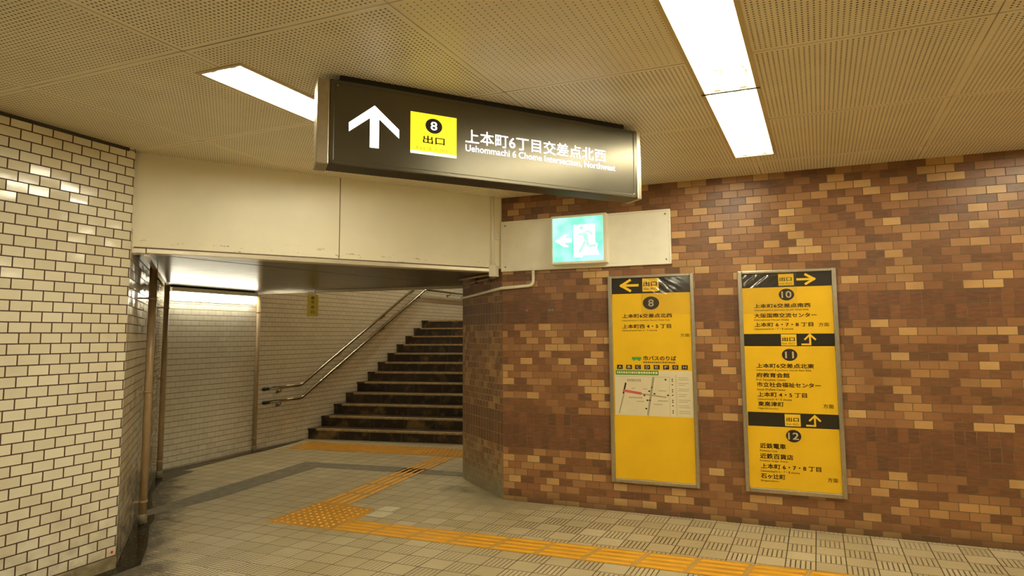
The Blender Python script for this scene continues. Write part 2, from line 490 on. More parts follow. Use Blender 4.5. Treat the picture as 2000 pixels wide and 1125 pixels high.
M_posterblack = Mat('black_poster_band', rgb(44, 37, 26), .3, noise=.04)
M_posteryellow = Mat('yellow_print', rgb(246, 200, 40), .4, noise=.02)
M_map = Mat('map_paper', rgb(226, 214, 180), .4, noise=.03)
M_mapgrey = Mat('map_grey_print', rgb(170, 160, 130), .5)
M_mapgreen = Mat('green_print', rgb(98, 150, 36), .5)
M_busgreen = Mat('bus_green_print', rgb(88, 172, 70), .5)
M_pink = Mat('pink_print', rgb(214, 98, 96), .5)
M_letter = Mat('poster_ink', rgb(52, 36, 14), .5, noise=0)
M_small = Mat('poster_small_ink', rgb(112, 80, 16), .5, noise=0)
M_offwhite = Mat('white_print', rgb(238, 226, 196), .5, noise=0)
def film_mat():
    m = Mat('clear_film', noise=0); nt = m.nt
    g = m.new('ShaderNodeBsdfGlossy'); g.inputs['Roughness'].default_value = .1
    t = m.new('ShaderNodeBsdfTransparent'); mx = m.new('ShaderNodeMixShader')
    mx.inputs[0].default_value = .11; m.link(t.outputs[0], mx.inputs[1]); m.link(g.outputs[0], mx.inputs[2])
    m.link(mx.outputs[0], m.out.inputs[0]); return m
M_film = film_mat()
M_red = Mat('red_sticker', rgb(228, 16, 8), .5, noise=0)
M_tagyellow = Mat('yellow_sign_plate', rgb(242, 218, 96), .4, noise=.05)
M_plaster = Mat('cream_plaster', rgb(225, 214, 188), .6, noise=.06, nscale=3)

# ------------------------------------------------------------------ structure
def build_structure():
    uvf = lambda v: FL_(v)
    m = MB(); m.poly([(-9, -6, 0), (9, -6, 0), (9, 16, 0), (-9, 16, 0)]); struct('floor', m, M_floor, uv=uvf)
    # ceiling with openings for the recessed lights
    m = MB()
    xs = sorted({-9, 9} | {c for l in LIGHTS for c in l[:2]})
    ys = sorted({-8, 9} | {c for l in LIGHTS for c in l[2:4]})
    for x0, x1 in zip(xs, xs[1:]):
        for y0, y1 in zip(ys, ys[1:]):
            cx, cy = (x0+x1)/2, (y0+y1)/2
            if any(l[0] < cx < l[1] and l[2] < cy < l[3] for l in LIGHTS): continue
            m.poly([(*(E1*a+E2*b), H) for a, b in ((x0, y0), (x0, y1), (x1, y1), (x1, y0))])
    bmesh.ops.remove_doubles(m.bm, verts=m.bm.verts, dist=1e-5)
    for o, u in ((BO, BU), (LO, LU), (TO, TU)):
        n = Vector((-u.y, u.x, 0))
        bmesh.ops.bisect_plane(m.bm, geom=m.bm.verts[:]+m.bm.edges[:]+m.bm.faces[:], plane_co=(o.x, o.y, 0)+n*.02 if False else Vector((o.x, o.y, 0))+n*.03, plane_no=n, clear_outer=True)
    for co, no in (((0, -4.6, 0), (0, -1, 0)), ((7.2, 0, 0), (1, 0, 0))):
        bmesh.ops.bisect_plane(m.bm, geom=m.bm.verts[:]+m.bm.edges[:]+m.bm.faces[:], plane_co=co, plane_no=no, clear_outer=True)
    struct('ceiling', m, M_ceil, uv=lambda v: CE(v))
    su = lambda v: (v.x, v.z)
    # left wall, tiled down to a cement plinth
    m = MB(); e = (CORN-LO).length
    m.box(-8, e, 0, .05, .075, 2.585); struct('wall_left', m, M_tile, FLW, uv=su)
    m = MB(); m.box(-8, e+.002, -.004, .05, 0, .075); struct('baseboard_left', m, M_plinth, FLW)
    m = MB(); m.box(-8, e+.01, .012, .06, 2.585, H); struct('trim_1', m, M_darkgap, FLW)
    # rounded corner and return wall beside the passage
    m = MB(); L = (AO-CORN).length; r = .035
    c0 = Vector((-LU.x, -LU.y)); pts = []
    for i in range(9):
        t = i/8; pts.append((CORN+c0*r*(1-t)**2+RU*r*t*t))
    pts.append(CORN+RU*L)
    sdist = [e-r]
    for a, b in zip(pts, pts[1:]): sdist.append(sdist[-1]+(b-a).length)
    l = m.bm.loops.layers.uv.new('UVMap')
    for i in range(len(pts)-1):
        f = m.poly([(*pts[i], .0), (*pts[i+1], .0), (*pts[i+1], H if i < 8 else 2.1), (*pts[i], H if i < 8 else 2.1)])
        f.smooth = i < 8
        for lp, (u_, v_) in zip(f.loops, ((sdist[i], 0), (sdist[i+1], 0), (sdist[i+1], H), (sdist[i], H if i < 8 else 2.1))): lp[l].uv = (u_, lp.vert.co.z)
    struct('wall_return', m, M_tileR)
    # long wall behind passage and stairs
    m = MB(); m.box(-.02, 9, 0, .05, 0, 5.2); struct('wall_back', m, M_tileA, FA, uv=su)
    # beam over the passage
    bl = (Vector((-.112, 4.953))-TO).length
    m = MB(); m.box(-.03, bl+.05, 0, .10, 1.984, H+.04); struct('wall_beam', m, M_beam, FT, uv=su)
    m = MB(); m.box(1.300, 1.306, -.0015, 0, 1.984, H); struct('trim_2', m, M_seam, FT)
    m = MB(); m.box(.07, bl-.04, -.006, .10, 1.947, 1.978, .004); m.box(-.02, .065, -.002, .10, 1.945, 1.982, .003)
    struct('trim_3', m, M_trim, FT)
    m = MB(); m.box(0, bl-.02, -.003, .09, 1.976, 1.9855); struct('trim_11', m, M_shadowgap, FT)  # dark-coloured bar stands in for the shadow gap above the trim
    # soffit of the passage with metal edge strips
    sl, sr = Vector((-2.41, 3.62)), Vector((-.16, 4.945))
    rr, rl = Vector((-.55, 6.36)), Vector((-3.195, 7.09))
    poly = [TO+Vector((-.05, .03)), sr, Vector((-.2, 6.27)), rr, rl, AO+AU*.02, CORN+RU*.1]
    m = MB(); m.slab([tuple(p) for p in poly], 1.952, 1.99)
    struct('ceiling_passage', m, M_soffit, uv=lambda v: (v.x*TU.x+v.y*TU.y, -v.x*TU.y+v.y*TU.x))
    def bar(a, b, w, z0, z1):
        a, b = Vector(a), Vector(b); u = (b-a).normalized(); n = Vector((-u.y, u.x))*w/2
        q = MB(); q.slab([tuple(a+n), tuple(a-n), tuple(b-n), tuple(b+n)], z0, z1); return q
    struct('trim_4', bar((-2.408, 3.703), (-3.676, 6.009), .03, 1.93, 1.953), M_trim)
    struct('trim_5', bar((-3.175, 7.07), (-.5, 6.345), .035, 1.925, 1.953), M_trim)
    struct('trim_6', bar((-3.69, 6.05), (-3.21, 7.03), .03, 1.925, 1.953), M_darkgap)
    # brick wall and its rounded jamb
    m = MB(); m.box(0, 8.4, 0, .05, 0, H+.03); struct('wall_brick', m, M_brick, FB, uv=su)
    jp = [BO+Vector((0, 0)), Vector((-.24, 5.235)), Vector((-.40, 5.515)), Vector((-.462, 5.63)), Vector((-.490, 5.70)), Vector((-.503, 5.77)), Vector((-.500, 5.84)), Vector((-.48, 5.905)), Vector((-.48, 5.905))+AU*7]
    m = MB(); l = m.bm.loops.layers.uv.new('UVMap'); s = 0
    for i, (a, b) in enumerate(zip(jp, jp[1:])):
        d = (b-a).length; z1 = H if i == 0 else (2.2 if i < 7 else 5.2)
        f = m.poly([(*b, 0), (*a, 0), (*a, z1), (*b, z1)]); f.smooth = 0 < i < 7
        for lp, (u_, v_) in zip(f.loops, ((s+d, 0), (s, 0), (s, z1), (s+d, z1))): lp[l].uv = (-u_, v_)
        s += d
    struct('wall_jamb', m, M_jamb)
    # parts of the place behind the camera and above the stairs
    m = MB(); m.box(-9, 9, -4.65, -4.6, 0, H); struct('wall_rear', m, M_plaster)
    m = MB(); m.box(7.2, 7.25, -4.6, 4, 0, H); struct('wall_right', m, M_plaster)
    a = [rl+AU*.04+Vector((-.05, 0)), rr+Vector((.3, 0)), rr+Vector((.6, 0))+AU*7, rl+AU*7.3+Vector((-.1, 0))]
    m = MB(); m.slab([tuple(p) for p in a], 4.4, 4.5); struct('ceiling_stairwell', m, M_plaster)
    m = MB(); q = bar(rl+Vector((-.05, .05)), rr+Vector((.35, .03)), .06, 1.97, 4.4); struct('wall_front_of_stairs', q, M_plaster)
    m = MB(); q = bar(rl+AU*6.9, rr+AU*7.3+Vector((.6, 0)), .06, 0, 4.4); struct('wall_landing', q, M_tileA, uv=lambda v: (v.x, v.z))
    # dark wet gutter, cement strip and low black edge
    g = MB(); g.slab([(-3.0, 2.35), (-2.83, 2.35), (-2.40, 3.42), (-2.30, 3.62), (-2.47, 3.95), (-2.70, 4.33), (-2.78, 4.52), (-3.24, 5.20), (-3.42, 5.62), (-3.33, 6.05), (-3.62, 6.12), (-3.70, 6.02), (-2.43, 3.58), (-2.75, 2.88)], 0, .002)
    struct('trim_7', g, M_gutter)
    g = MB(); g.slab([(-3.68, 6.08), (-3.62, 5.95), (-3.40, 6.22), (-3.22, 6.72), (-3.02, 7.12), (-2.86, 7.66), (-2.83, 7.88), (-2.90, 7.72)], 0, .0025)
    struct('trim_8', g, stain_mat('dirty_edge', rgb(40, 34, 24), rgb(96, 82, 54), .4, 8))
    g = MB()
    cs_o = [(-2.99, 4.66), (-2.80, 5.22), (-2.56, 5.83), (-2.315, 6.45)]; cs_i = [(-2.87, 4.58), (-2.585, 5.03), (-2.33, 5.62), (-2.09, 6.19)]
    for a, b, c, d in zip(cs_o, cs_o[1:], cs_i[1:], cs_i): g.slab([a, b, c, d], 0, .003)
    g.slab([(-2.315, 6.45), (-1.24, 6.19), (-.47, 5.90), (-.47, 5.74), (-1.27, 5.98), (-2.09, 6.19)], 0, .003)
    struct('trim_9', g, M_cement)

# recessed ceiling lights, in ceiling grid coordinates (across0, across1, along0, along1)
LIGHTS = [(-2.485, -2.253, 1.91, 3.08), (-.468, -.227, 2.99, 4.165), (-.468, -.227, 1.815, 2.985),
          (-2.485, -2.253, -.65, .52), (-.468, -.227, -.75, .42), (1.545, 1.782, 2.99, 4.165), (1.545, 1.782, .64, 1.81),
          (3.55, 3.787, 2.99, 4.165), (3.55, 3.787, .64, 1.81), (-4.50, -4.27, -.65, .52), (1.545, 1.782, -1.7, -.53), (-2.485, -2.253, -3.0, -1.83), (-.468, -.227, -3.1, -1.93)]  # lights outside the view are unseen, added for even lighting
LLAB = {0: 'bare fluorescent ceiling light seen behind the left end of the dark hanging sign', 1: 'twin-tube ceiling light nearest the brick wall, right of the hanging sign',
        2: 'twin-tube ceiling light running out of the top edge of the photo'}
build_structure()

def ceiling_light(i, l):
    a0, a1, b0, b1 = l; ca, cb = (a0+a1)/2, (b0+b1)/2
    c = E1*ca+E2*cb
    t = thing('ceiling_light', LLAB.get(i, 'unseen fluorescent ceiling light, added for even light in the hall around the camera'), 'ceiling light', WO, (c.x, c.y, H))
    if i > 2: t['group'] = 'ceiling lights added outside the picture'
    xf = lambda v: (*(E1*v.x+E2*v.y), v.z)
    w = a1-a0
    m = MB()
    for x0, x1, y0, y1 in ((a0-.018, a0+.002, b0-.012, b1+.012), (a1-.002, a1+.018, b0-.012, b1+.012), (a0, a1, b0-.012, b0+.004), (a1, a0, b1-.004, b1+.012)):
        m.box(min(x0, x1), max(x0, x1), y0, y1, H-.006, H+.006)
    part('frame', m, M_frame, t, xf=xf)
    m = MB(); zt = H+.105; k = .05
    m.poly([(a0, b0, H), (a0, b1, H), (a0+k, b1, zt), (a0+k, b0, zt)]); m.poly([(a1, b0, H), (a1-k, b0, zt), (a1-k, b1, zt), (a1, b1, H)])
    m.poly([(a0+k, b0, zt), (a0+k, b1, zt), (a1-k, b1, zt), (a1-k, b0, zt)])
    m.poly([(a0, b0, H), (a0+k, b0, zt), (a1-k, b0, zt), (a1, b0, H)]); m.poly([(a0, b1, H), (a1, b1, H), (a1-k, b1, zt), (a0+k, b1, zt)])
    m.box(ca-.016, ca+.016, b0+.02, b1-.02, H+.055, zt)
    part('reflector', m, M_refl, t, xf=xf)
    for s in (-1, 1):
        x = ca+s*.058
        part('tube', MB().tube([(x, b0+.03, H+.017), (x, b1-.03, H+.017)], .0145, 12), M_tube, t, xf=xf)
        if i < 3:
            for y in (b0+.012, b1-.012):
                part('lamp_holder', MB().box(x-.016, x+.016, y-.012, y+.012, H+.002, H+.10, .003), M_white2, t, xf=xf)
M_refl = Mat('lamp_reflector', rgb(190, 184, 168), .35, noise=.02)
M_frame = Mat('tan_light_frame', rgb(206, 186, 140), .35, noise=.04)
for i, l in enumerate(LIGHTS): ceiling_light(i, l)

# ------------------------------------------------------------------ hanging direction sign
def hanging_sign():
    t = thing('hanging_sign', 'long charcoal light-box sign with white arrow hanging under the ceiling', 'sign', FS, (.82, .06, 2.183))
    x0, x1, z0, z1, dp = -.034, 1.681, 2.183, 2.583, .125
    part('housing', MB().box(x0, x1, .004, dp, z0, z1, .003), M_signdark, t)
    m = MB(); m.box(x0, x1, -.004, .01, z0, z0+.022, .004); m.box(x0, x1, -.004, .01, z1-.016, z1, .004)
    m.box(x0, x0+.022, -.004, .01, z0, z1, .004); m.box(x1-.022, x1, -.004, .01, z0, z1, .004)
    part('bezel', m, M_signface, t)
    part('face_panel', MB().box(x0+.02, x1-.02, 0, .006, z0+.02, z1-.014), M_signface, t)
    part('mounting_rail', MB().box(.012, 1.60, .006, .11, 2.57, H), M_black, t, 'black rail fixed to the ceiling')
    for a, b in ((x0-.056, x0), (x1, x1+.030)):
        m = MB(); m.box(a, b, -.004, dp+.004, z0-.004, z1-.004, .006)
        part('end_cap', m, M_alu, t, 'bare aluminium end cap')
    part('screw', MB().ball((.0, -.004, 2.555), .006, (1, .5, 1)), M_screw, t)
    part('screw', MB().ball((1.655, -.004, 2.205), .006, (1, .5, 1)), M_screw, t)
    y = -.0012
    ax = .170
    m = MB().flat([(ax, 2.488), (.052, 2.388), (.053, 2.345), (.149, 2.424), (.149, 2.282), (.192, 2.282), (.192, 2.424), (.288, 2.343), (.288, 2.386)], y)
    part('arrow', m, M_glow_white, t, 'lit white arrow pointing up')
    p = part('exit_plate', MB().rect(.343, .578, 2.282, 2.489, y), M_glow_yellow, t, 'lit yellow exit number plate')
    part('foot_strip', MB().rect(.343, .578, 2.282, 2.297, y-.0006), M_glow_foot, p)
    part('number_disc', MB().disc(.460, 2.430, .043, .038, y-.001), M_ink, p)
    part('number', MB().text('8', .4435, .4765, 2.409, 2.4515, y-.002, .006), M_glow_white, p)
    part('exit_lettering', MB().text('出口', .405, .516, 2.338, 2.378, y-.001, .02), M_ink, p)
    part('small_lettering', MB().text('Exit 출구 出口', .374, .548, 2.304, 2.322, y-.001), M_inkf, p)
    m = MB().text('上本町６丁目交差点北西'.replace('６', '6'), .626, 1.467, 2.370, 2.443, y, .005)
    part('station_lettering', m, M_glow_white, t, 'lit white Japanese lettering')
    m = MB().text('Uehommachi 6 Chome Intersection, Northwest', .626, 1.530, 2.322, 2.362, y, .004)
    part('english_lettering', m, M_glow_white, t, 'lit white English lettering')
M_signdark = Mat('dark_bronze_housing', rgb(52, 46, 36), .35, metal=.3, noise=.04)
hanging_sign()

# ------------------------------------------------------------------ emergency exit sign on the brick wall
def exit_sign():
    t = thing('emergency_exit_sign', 'lit green running-man exit sign on a cream board on the brick wall', 'exit sign', FB, (.72, 0, 1.95))
    m = MB(); m.box(-.004, 1.440, -.022, 0, 1.951, 2.393, .004)
    part('back_board', m, M_white, t)
    m = MB()
    for x0, x1, z0, z1 in ((-.004, 1.44, 1.951, 1.966), (-.004, 1.44, 2.378, 2.393), (-.004, .012, 1.951, 2.393), (1.424, 1.44, 1.951, 2.393)):
        m.box(x0, x1, -.027, -.02, z0, z1, .003)
    part('board_rim', m, M_white, t)
    m = MB(); x0, x1, z0, z1, d = .474, .946, 1.978, 2.388, .105
    m.box(x0, x1, -d, -.02, z0, z1, .008); part('light_box', m, M_white, t)
    y = -d-.001
    f = part('glowing_face', MB().box(.492, .914, y-.002, y+.004, 2.000, 2.366), M_glow_green, t, 'lit green face')
    y -= .0035
    m = MB()                                         # doorway, arrow
    m.flat([(.672, 2.030), (.745, 2.030), (.745, 2.045), (.885, 2.045), (.860, 2.10), (.875, 2.13), (.850, 2.15), (.850, 2.30), (.672, 2.30)], y)
    m.flat([(.512, 2.175), (.590, 2.225), (.630, 2.225), (.590, 2.193), (.655, 2.193), (.655, 2.158), (.590, 2.158), (.630, 2.122), (.590, 2.122)], y)
    part('doorway_and_arrow', m, M_glow_white, f)
    y -= .001
    m = MB()                                         # running figure
    m.disc(.738, 2.272, .016, .016, y, 20)
    def limb(*p, w=.011):
        for (xa, za), (xb, zb) in zip(p, p[1:]):
            v = Vector((xb-xa, zb-za)).normalized(); n = Vector((-v.y, v.x))*w
            m.flat([(xa+n.x, za+n.y), (xa-n.x, za-n.y), (xb-n.x, zb-n.y), (xb+n.x, zb+n.y)], y)
    limb((.765, 2.245), (.775, 2.165), w=.019); limb((.765, 2.240), (.805, 2.238), (.830, 2.210), w=.010); limb((.762, 2.235), (.735, 2.215), (.712, 2.225), w=.010)
    limb((.772, 2.170), (.745, 2.110), (.715, 2.070), w=.013); limb((.780, 2.165), (.795, 2.118), (.860, 2.122), w=.013)
    part('running_figure', m, M_glow_figure, f)
    for x in (.035, 1.40):
        for z in (1.99, 2.355): part('screw', MB().ball((x, -.023, z), .007, (1, .5, 1)), M_screw, t)
exit_sign()

# ------------------------------------------------------------------ guide posters
T1 = [('出口',0,1.215,1.321,1.781,1.819),('Exit 出口',1,1.218,1.32,1.752,1.768),('8',2,1.250,1.292,1.617,1.675),('上本町6交差点北西',0,1.041,1.43,1.528,1.562),('Uehommachi 6 Junction North West Side',1,1.04,1.413,1.500,1.514),('上本町西 4・5 丁目',0,1.04,1.421,1.444,1.478),('Uehommachinishi 4・5 chome',1,1.038,1.313,1.422,1.436),('方面',1,1.487,1.557,1.376,1.402),('市バスのりば',0,1.199,1.452,1.190,1.227)]
for k, ch in enumerate('ABCDEFGH'):
    x = (1.002, 1.075, 1.145, 1.217, 1.29, 1.362, 1.432, 1.502)[k]
    T1.append((ch, 3, x, x+.024, 1.1275+.0003*k, 1.1485+.0003*k))
T2 = [('出口',0,2.207,2.29,1.784,1.814),('Exit 出口',1,2.206,2.288,1.759,1.773),('10',2,2.216,2.284,1.659,1.709),('上本町6交差点南西',0,2.025,2.406,1.587,1.619),('Uehommachi 6 Junction South West Side',1,2.026,2.392,1.562,1.577),('大阪国際交流センター',0,2.025,2.443,1.514,1.547),('International House Osaka',1,2.023,2.259,1.492,1.506),('上本町 6・7・8 丁目',0,2.024,2.418,1.447,1.479),('方面',1,2.452,2.519,1.446,1.474),('Uehommachi 6・7・8 chome',1,2.021,2.285,1.424,1.438),
('出口',0,2.208,2.292,1.34,1.37),('Exit 出口',1,2.207,2.29,1.316,1.332),('11',2,2.223,2.281,1.216,1.264),('上本町6交差点北東',0,2.025,2.41,1.143,1.177),('Uehommachi 6 Junction North East Side',1,2.024,2.389,1.118,1.134),('府教育会館',0,2.023,2.246,1.073,1.108),('Pref. Education Center',1,2.021,2.224,1.049,1.065),('市立社会福祉センター',0,2.024,2.446,1.004,1.039),('Social Welfare Center',1,2.024,2.216,0.978,0.994),('上本町 4・5 丁目',0,2.026,2.354,0.932,0.967),('Uehommachi 4・5 chome',1,2.025,2.254,0.907,0.922),('東高津町',0,2.026,2.2,0.863,0.898),('Higashikozucho',1,2.025,2.161,0.838,0.854),('方面',1,2.454,2.522,0.862,0.892),
('出口',0,2.211,2.294,0.759,0.789),('Exit 出口',1,2.211,2.292,0.734,0.749),('12',2,2.218,2.289,0.631,0.681),('近鉄電車',0,2.027,2.201,0.558,0.596),('Kintetsu Line',1,2.026,2.142,0.534,0.550),('近鉄百貨店',0,2.025,2.246,0.484,0.522),('Kintetsu Dept. Store',1,2.024,2.208,0.460,0.476),('上本町 6・7・8 丁目',0,2.029,2.422,0.413,0.449),('Uehommachi 6・7・8 chome',1,2.027,2.284,0.388,0.403),('石ヶ辻町',0,2.026,2.189,0.342,0.379),('Ishigatsujicho',1,2.025,2.146,0.317,0.333),('方面',1,2.459,2.524,0.347,0.378)]
def stroke(m, pts, w, y):
    P = [Vector(p) for p in pts]
    for i, (a, b) in enumerate(zip(P, P[1:])):
        v = (b-a).normalized(); n = Vector((-v.y, v.x))*w/2
        yy = y-.00015*i
        a2, b2 = a-v*(w/2 if i else 0), b+v*(w/2 if i < len(P)-2 else 0)
        m.flat([tuple(a2+n), tuple(a2-n), tuple(b2-n), tuple(b2+n)], yy)
def board(t, x0, x1, z0, z1, sx0, sx1, sz0, sz1):
    m = MB(); d = .032
    for a, b, c, e in ((x0, sx0, z0, z1), (sx1, x1, z0, z1), (sx0, sx1, z0, sz0), (sx0, sx1, sz1, z1)):
        m.box(a, b, -d, 0, c, e, .005)
    part('frame', m, M_alu, t, 'worn aluminium frame')
    part('sheet', MB().box(sx0-.005, sx1+.005, -.014, -.002, sz0-.005, sz1+.005), M_poster, t, 'yellow printed sheet')
Y0 = -.0146
def film(t, sx0, sx1, sz0, sz1, corner):
    m = MB(); nx, nz = 70, 60; g = []
    w, h = (sx1-sx0)*.62, .30
    ox = sx1-w if corner > 0 else sx0
    rnd = [(random.uniform(-1, 1), random.uniform(.6, 1.4), random.uniform(0, 6), random.uniform(.4, 1)) for _ in range(6)]
    for j in range(nz+1):
        row = []
        for i in range(nx+1):
            x = ox+w*i/nx; z = sz1-h*j/nz
            a = ((sx1-x) if corner > 0 else (x-sx0)); b = sz1-z
            if corner > 0: a -= .22*(1 if a > .0 else 0)
            ph = b*1.1+a*.9
            amp = math.exp(-((a-.08)/.14)**2)*math.exp(-(b/.10)**2)
            y = 0
            for k, (o, f, p, q) in enumerate(rnd):
                y += q*math.sin(f*85*(ph+.25*o*b)+p)
            edge = min(i, nx-i, 6)/6*min(nz-j, 6, j)/6
            row.append(m.bm.verts.new((x, -.0190-.0019*amp*max(-2.2, min(2.2, y))*edge, z)))
        g.append(row)
    for j in range(nz):
        for i in range(nx):
            m.bm.faces.new((g[j][i], g[j][i+1], g[j+1][i+1], g[j+1][i])).smooth = True
    part('cover_film', m, M_film, t, 'wrinkled clear plastic film')
def lettering(t, T):
    for body, k, x0, x1, z0, z1 in T:
        if k == 3:
            p = part('letter_tile', MB().box(x0-.011, x0+.0345, Y0-.001, Y0, z0-.0075, z1+.006, .0004), M_letter, t)
            part('letter', MB().text(body, x0, x1, z0, z1, Y0-.0016, .015), M_offwhite, p); continue
        ex = body in ('出口', 'Exit 出口')
        part(('lettering', 'small_lettering', 'number_lettering')[k], MB().text(body, x0, x1, z0, z1, Y0-(.0012 if ex or k == 2 else .0004), (.022 if body == '出口' else .018, .006, .014)[k]), (M_letter, M_small, M_offwhite)[k], t)
def poster_one():
    t = thing('guide_poster', 'yellow wall board with arrow left, number 8 and a small white map', 'poster', FB, (1.265, 0, .23))
    sx0, sx1, sz0, sz1 = .962, 1.572, .262, 1.850
    board(t, .930, 1.600, .232, 1.873, sx0, sx1, sz0, sz1)
    b = part('header_band', MB().rect(sx0, sx1, 1.7245, sz1, Y0), M_posterblack, t, 'black band with yellow arrow')
    m = MB(); stroke(m, [(1.178, 1.7915), (1.045, 1.7915)], .020, Y0-.0006); stroke(m, [(1.116, 1.839), (1.038, 1.7915), (1.116, 1.744)], .020, Y0-.0007)
    part('arrow', m, M_posteryellow, b)
    part('exit_plate', MB().rect(1.207, 1.335, 1.738, 1.844, Y0-.0006), M_posteryellow, b)
    part('number_disc', MB().disc(1.271, 1.6455, .0635, .0525, Y0-.0006), M_letter, t)
    part('bus_symbol', MB().box(1.111, 1.184, Y0-.001, Y0, 1.196, 1.2165, .004).disc(1.128, 1.193, .008, .006, Y0-.001, 14).disc(1.168, 1.193, .008, .006, Y0-.001, 14), M_busgreen, t)
    mp = part('map_panel', MB().rect(.970, 1.568, .757, 1.113, Y0), M_map, t, 'pale street map')
    y = Y0-.0006
    part('map_heading', MB().rect(.978, 1.315, 1.0745, 1.112, y), M_mapgreen, mp)
    m = MB(); random.seed(3); x = .99
    while x < 1.29:
        w = random.uniform(.006, .018); m.rect(x, x+w, 1.086, 1.101, y-.0004); x += w+.006
    part('heading_print', m, M_offwhite, mp)
    m = MB(); stroke(m, [(1.058, 1.012), (1.036, .924)], .013, y); 
    for a, c in [(1.2016, .9158), (1.2396, .9498), (1.2611, .9798), (1.2794, .9305), (1.3827, .9212), (1.2244, .8781), (1.2427, .8787), (1.2139, .8131), (1.3668, 1.0419)]: m.disc(a, c, .008, .0065, y, 14)
    for k in range(11): m.disc(1.4175, 1.058-.027*k-(.012 if k % 3 == 0 else 0), .006, .0045, y, 10)
    part('map_marks', m, M_letter, mp)
    m = MB(); stroke(m, [(1.034, .951), (1.180, .929)], .020, y-.0008); part('map_route', m, M_pink, mp)
    m = MB()
    for a, b_, w in (((1.275, 1.06), (1.225, .76), .016), ((1.04, .92), (1.0, .77), .010), ((1.18, .928), (1.37, .905), .010), ((.975, 1.062), (1.40, 1.062), .002), ((1.395, 1.066), (1.395, .765), .002)): stroke(m, [a, b_], w, y)
    for k in range(22):
        z = 1.075-.0142*k; m.rect(1.44, 1.452, z-.004, z, y)
        if k % 3: m.rect(1.462, 1.462+random.uniform(.05, .09), z-.005, z-.001, y)
    for x0, x1, z0, z1 in ((1.07, 1.18, 1.016, 1.050), (1.08, 1.185, .884, .909), (1.306, 1.384, .866, .888)):
        x = x0
        while x < x1: w = random.uniform(.005, .011); m.rect(x, x+w, z0+.006, z1-.006, y-.0002); x += w+.004
    for a, b_, z in ((1.31, 1.37, .952), (1.19, 1.225, .964), (1.14, 1.20, .866), (1.27, 1.34, .846), (1.10, 1.13, .966)): m.rect(a, b_, z, z+.005, y-.0002)
    part('map_streets', m, M_mapgrey, mp)
    m = MB(); x = 1.20
    for k in range(20):
        w = random.uniform(.006, .014)
        if x+w < 1.445: m.rect(x, x+w, 1.170, 1.181, Y0-.0004)
        x += w+.004
    part('faint_print', m, M_small, t)
    lettering(t, T1); film(t, sx0, sx1, sz0, sz1, 1)
def poster_two():
    t = thing('guide_poster', 'yellow wall board with three black bands and numbers 10, 11 and 12', 'poster', FB, (2.25, 0, .24))
    sx0, sx1, sz0, sz1 = 1.948, 2.548, .274, 1.846
    board(t, 1.918, 2.578, .241, 1.868, sx0, sx1, sz0, sz1)
    y = Y0-.0006
    for k, (z0, z1, x0) in enumerate(((1.7405, 1.845, sx0), (1.304, 1.395, sx0), (.7175, .8195, 1.954))):
        b = part('header_band', MB().rect(x0, sx1, z0, z1, Y0), M_posterblack, t, 'black band, %s' % ('topmost', 'middle', 'lowest')[k])
        px, q0, q1 = ((2.200, 1.7505, 1.8375), (2.2005, 1.308, 1.391), (2.2015, .7255, .8115))[k]
        part('exit_plate', MB().rect(px, px+.103, q0, q1, y), M_posteryellow, b)
        m = MB()
        if k == 0:
            stroke(m, [(2.321, 1.793), (2.432, 1.793)], .0165, y); stroke(m, [(2.376, 1.831), (2.437, 1.793), (2.376, 1.755)], .0165, y-.0003)
        else:
            z0_, z1_, xx = ((1.317, 1.388, 2.392), (.735, .806, 2.3975))[k-1]
            stroke(m, [(xx-.058, z0_), (xx, z0_), (xx, z1_)], .0125, y); stroke(m, [(xx-.037, z1_-.038), (xx, z1_), (xx+.037, z1_-.038)], .0125, y-.0004)
        part('arrow', m, M_posteryellow, b)
    for cx, cz, rx, rz in ((2.2505, 1.6835, .0515, .0435), (2.2527, 1.2405, .051, .0440), (2.2545, .656, .050, .0445)):
        part('number_disc', MB().disc(cx, cz, rx, rz, y), M_letter, t)
    lettering(t, T2); film(t, sx0, sx1, sz0, sz1, -1)
poster_one(); poster_two()

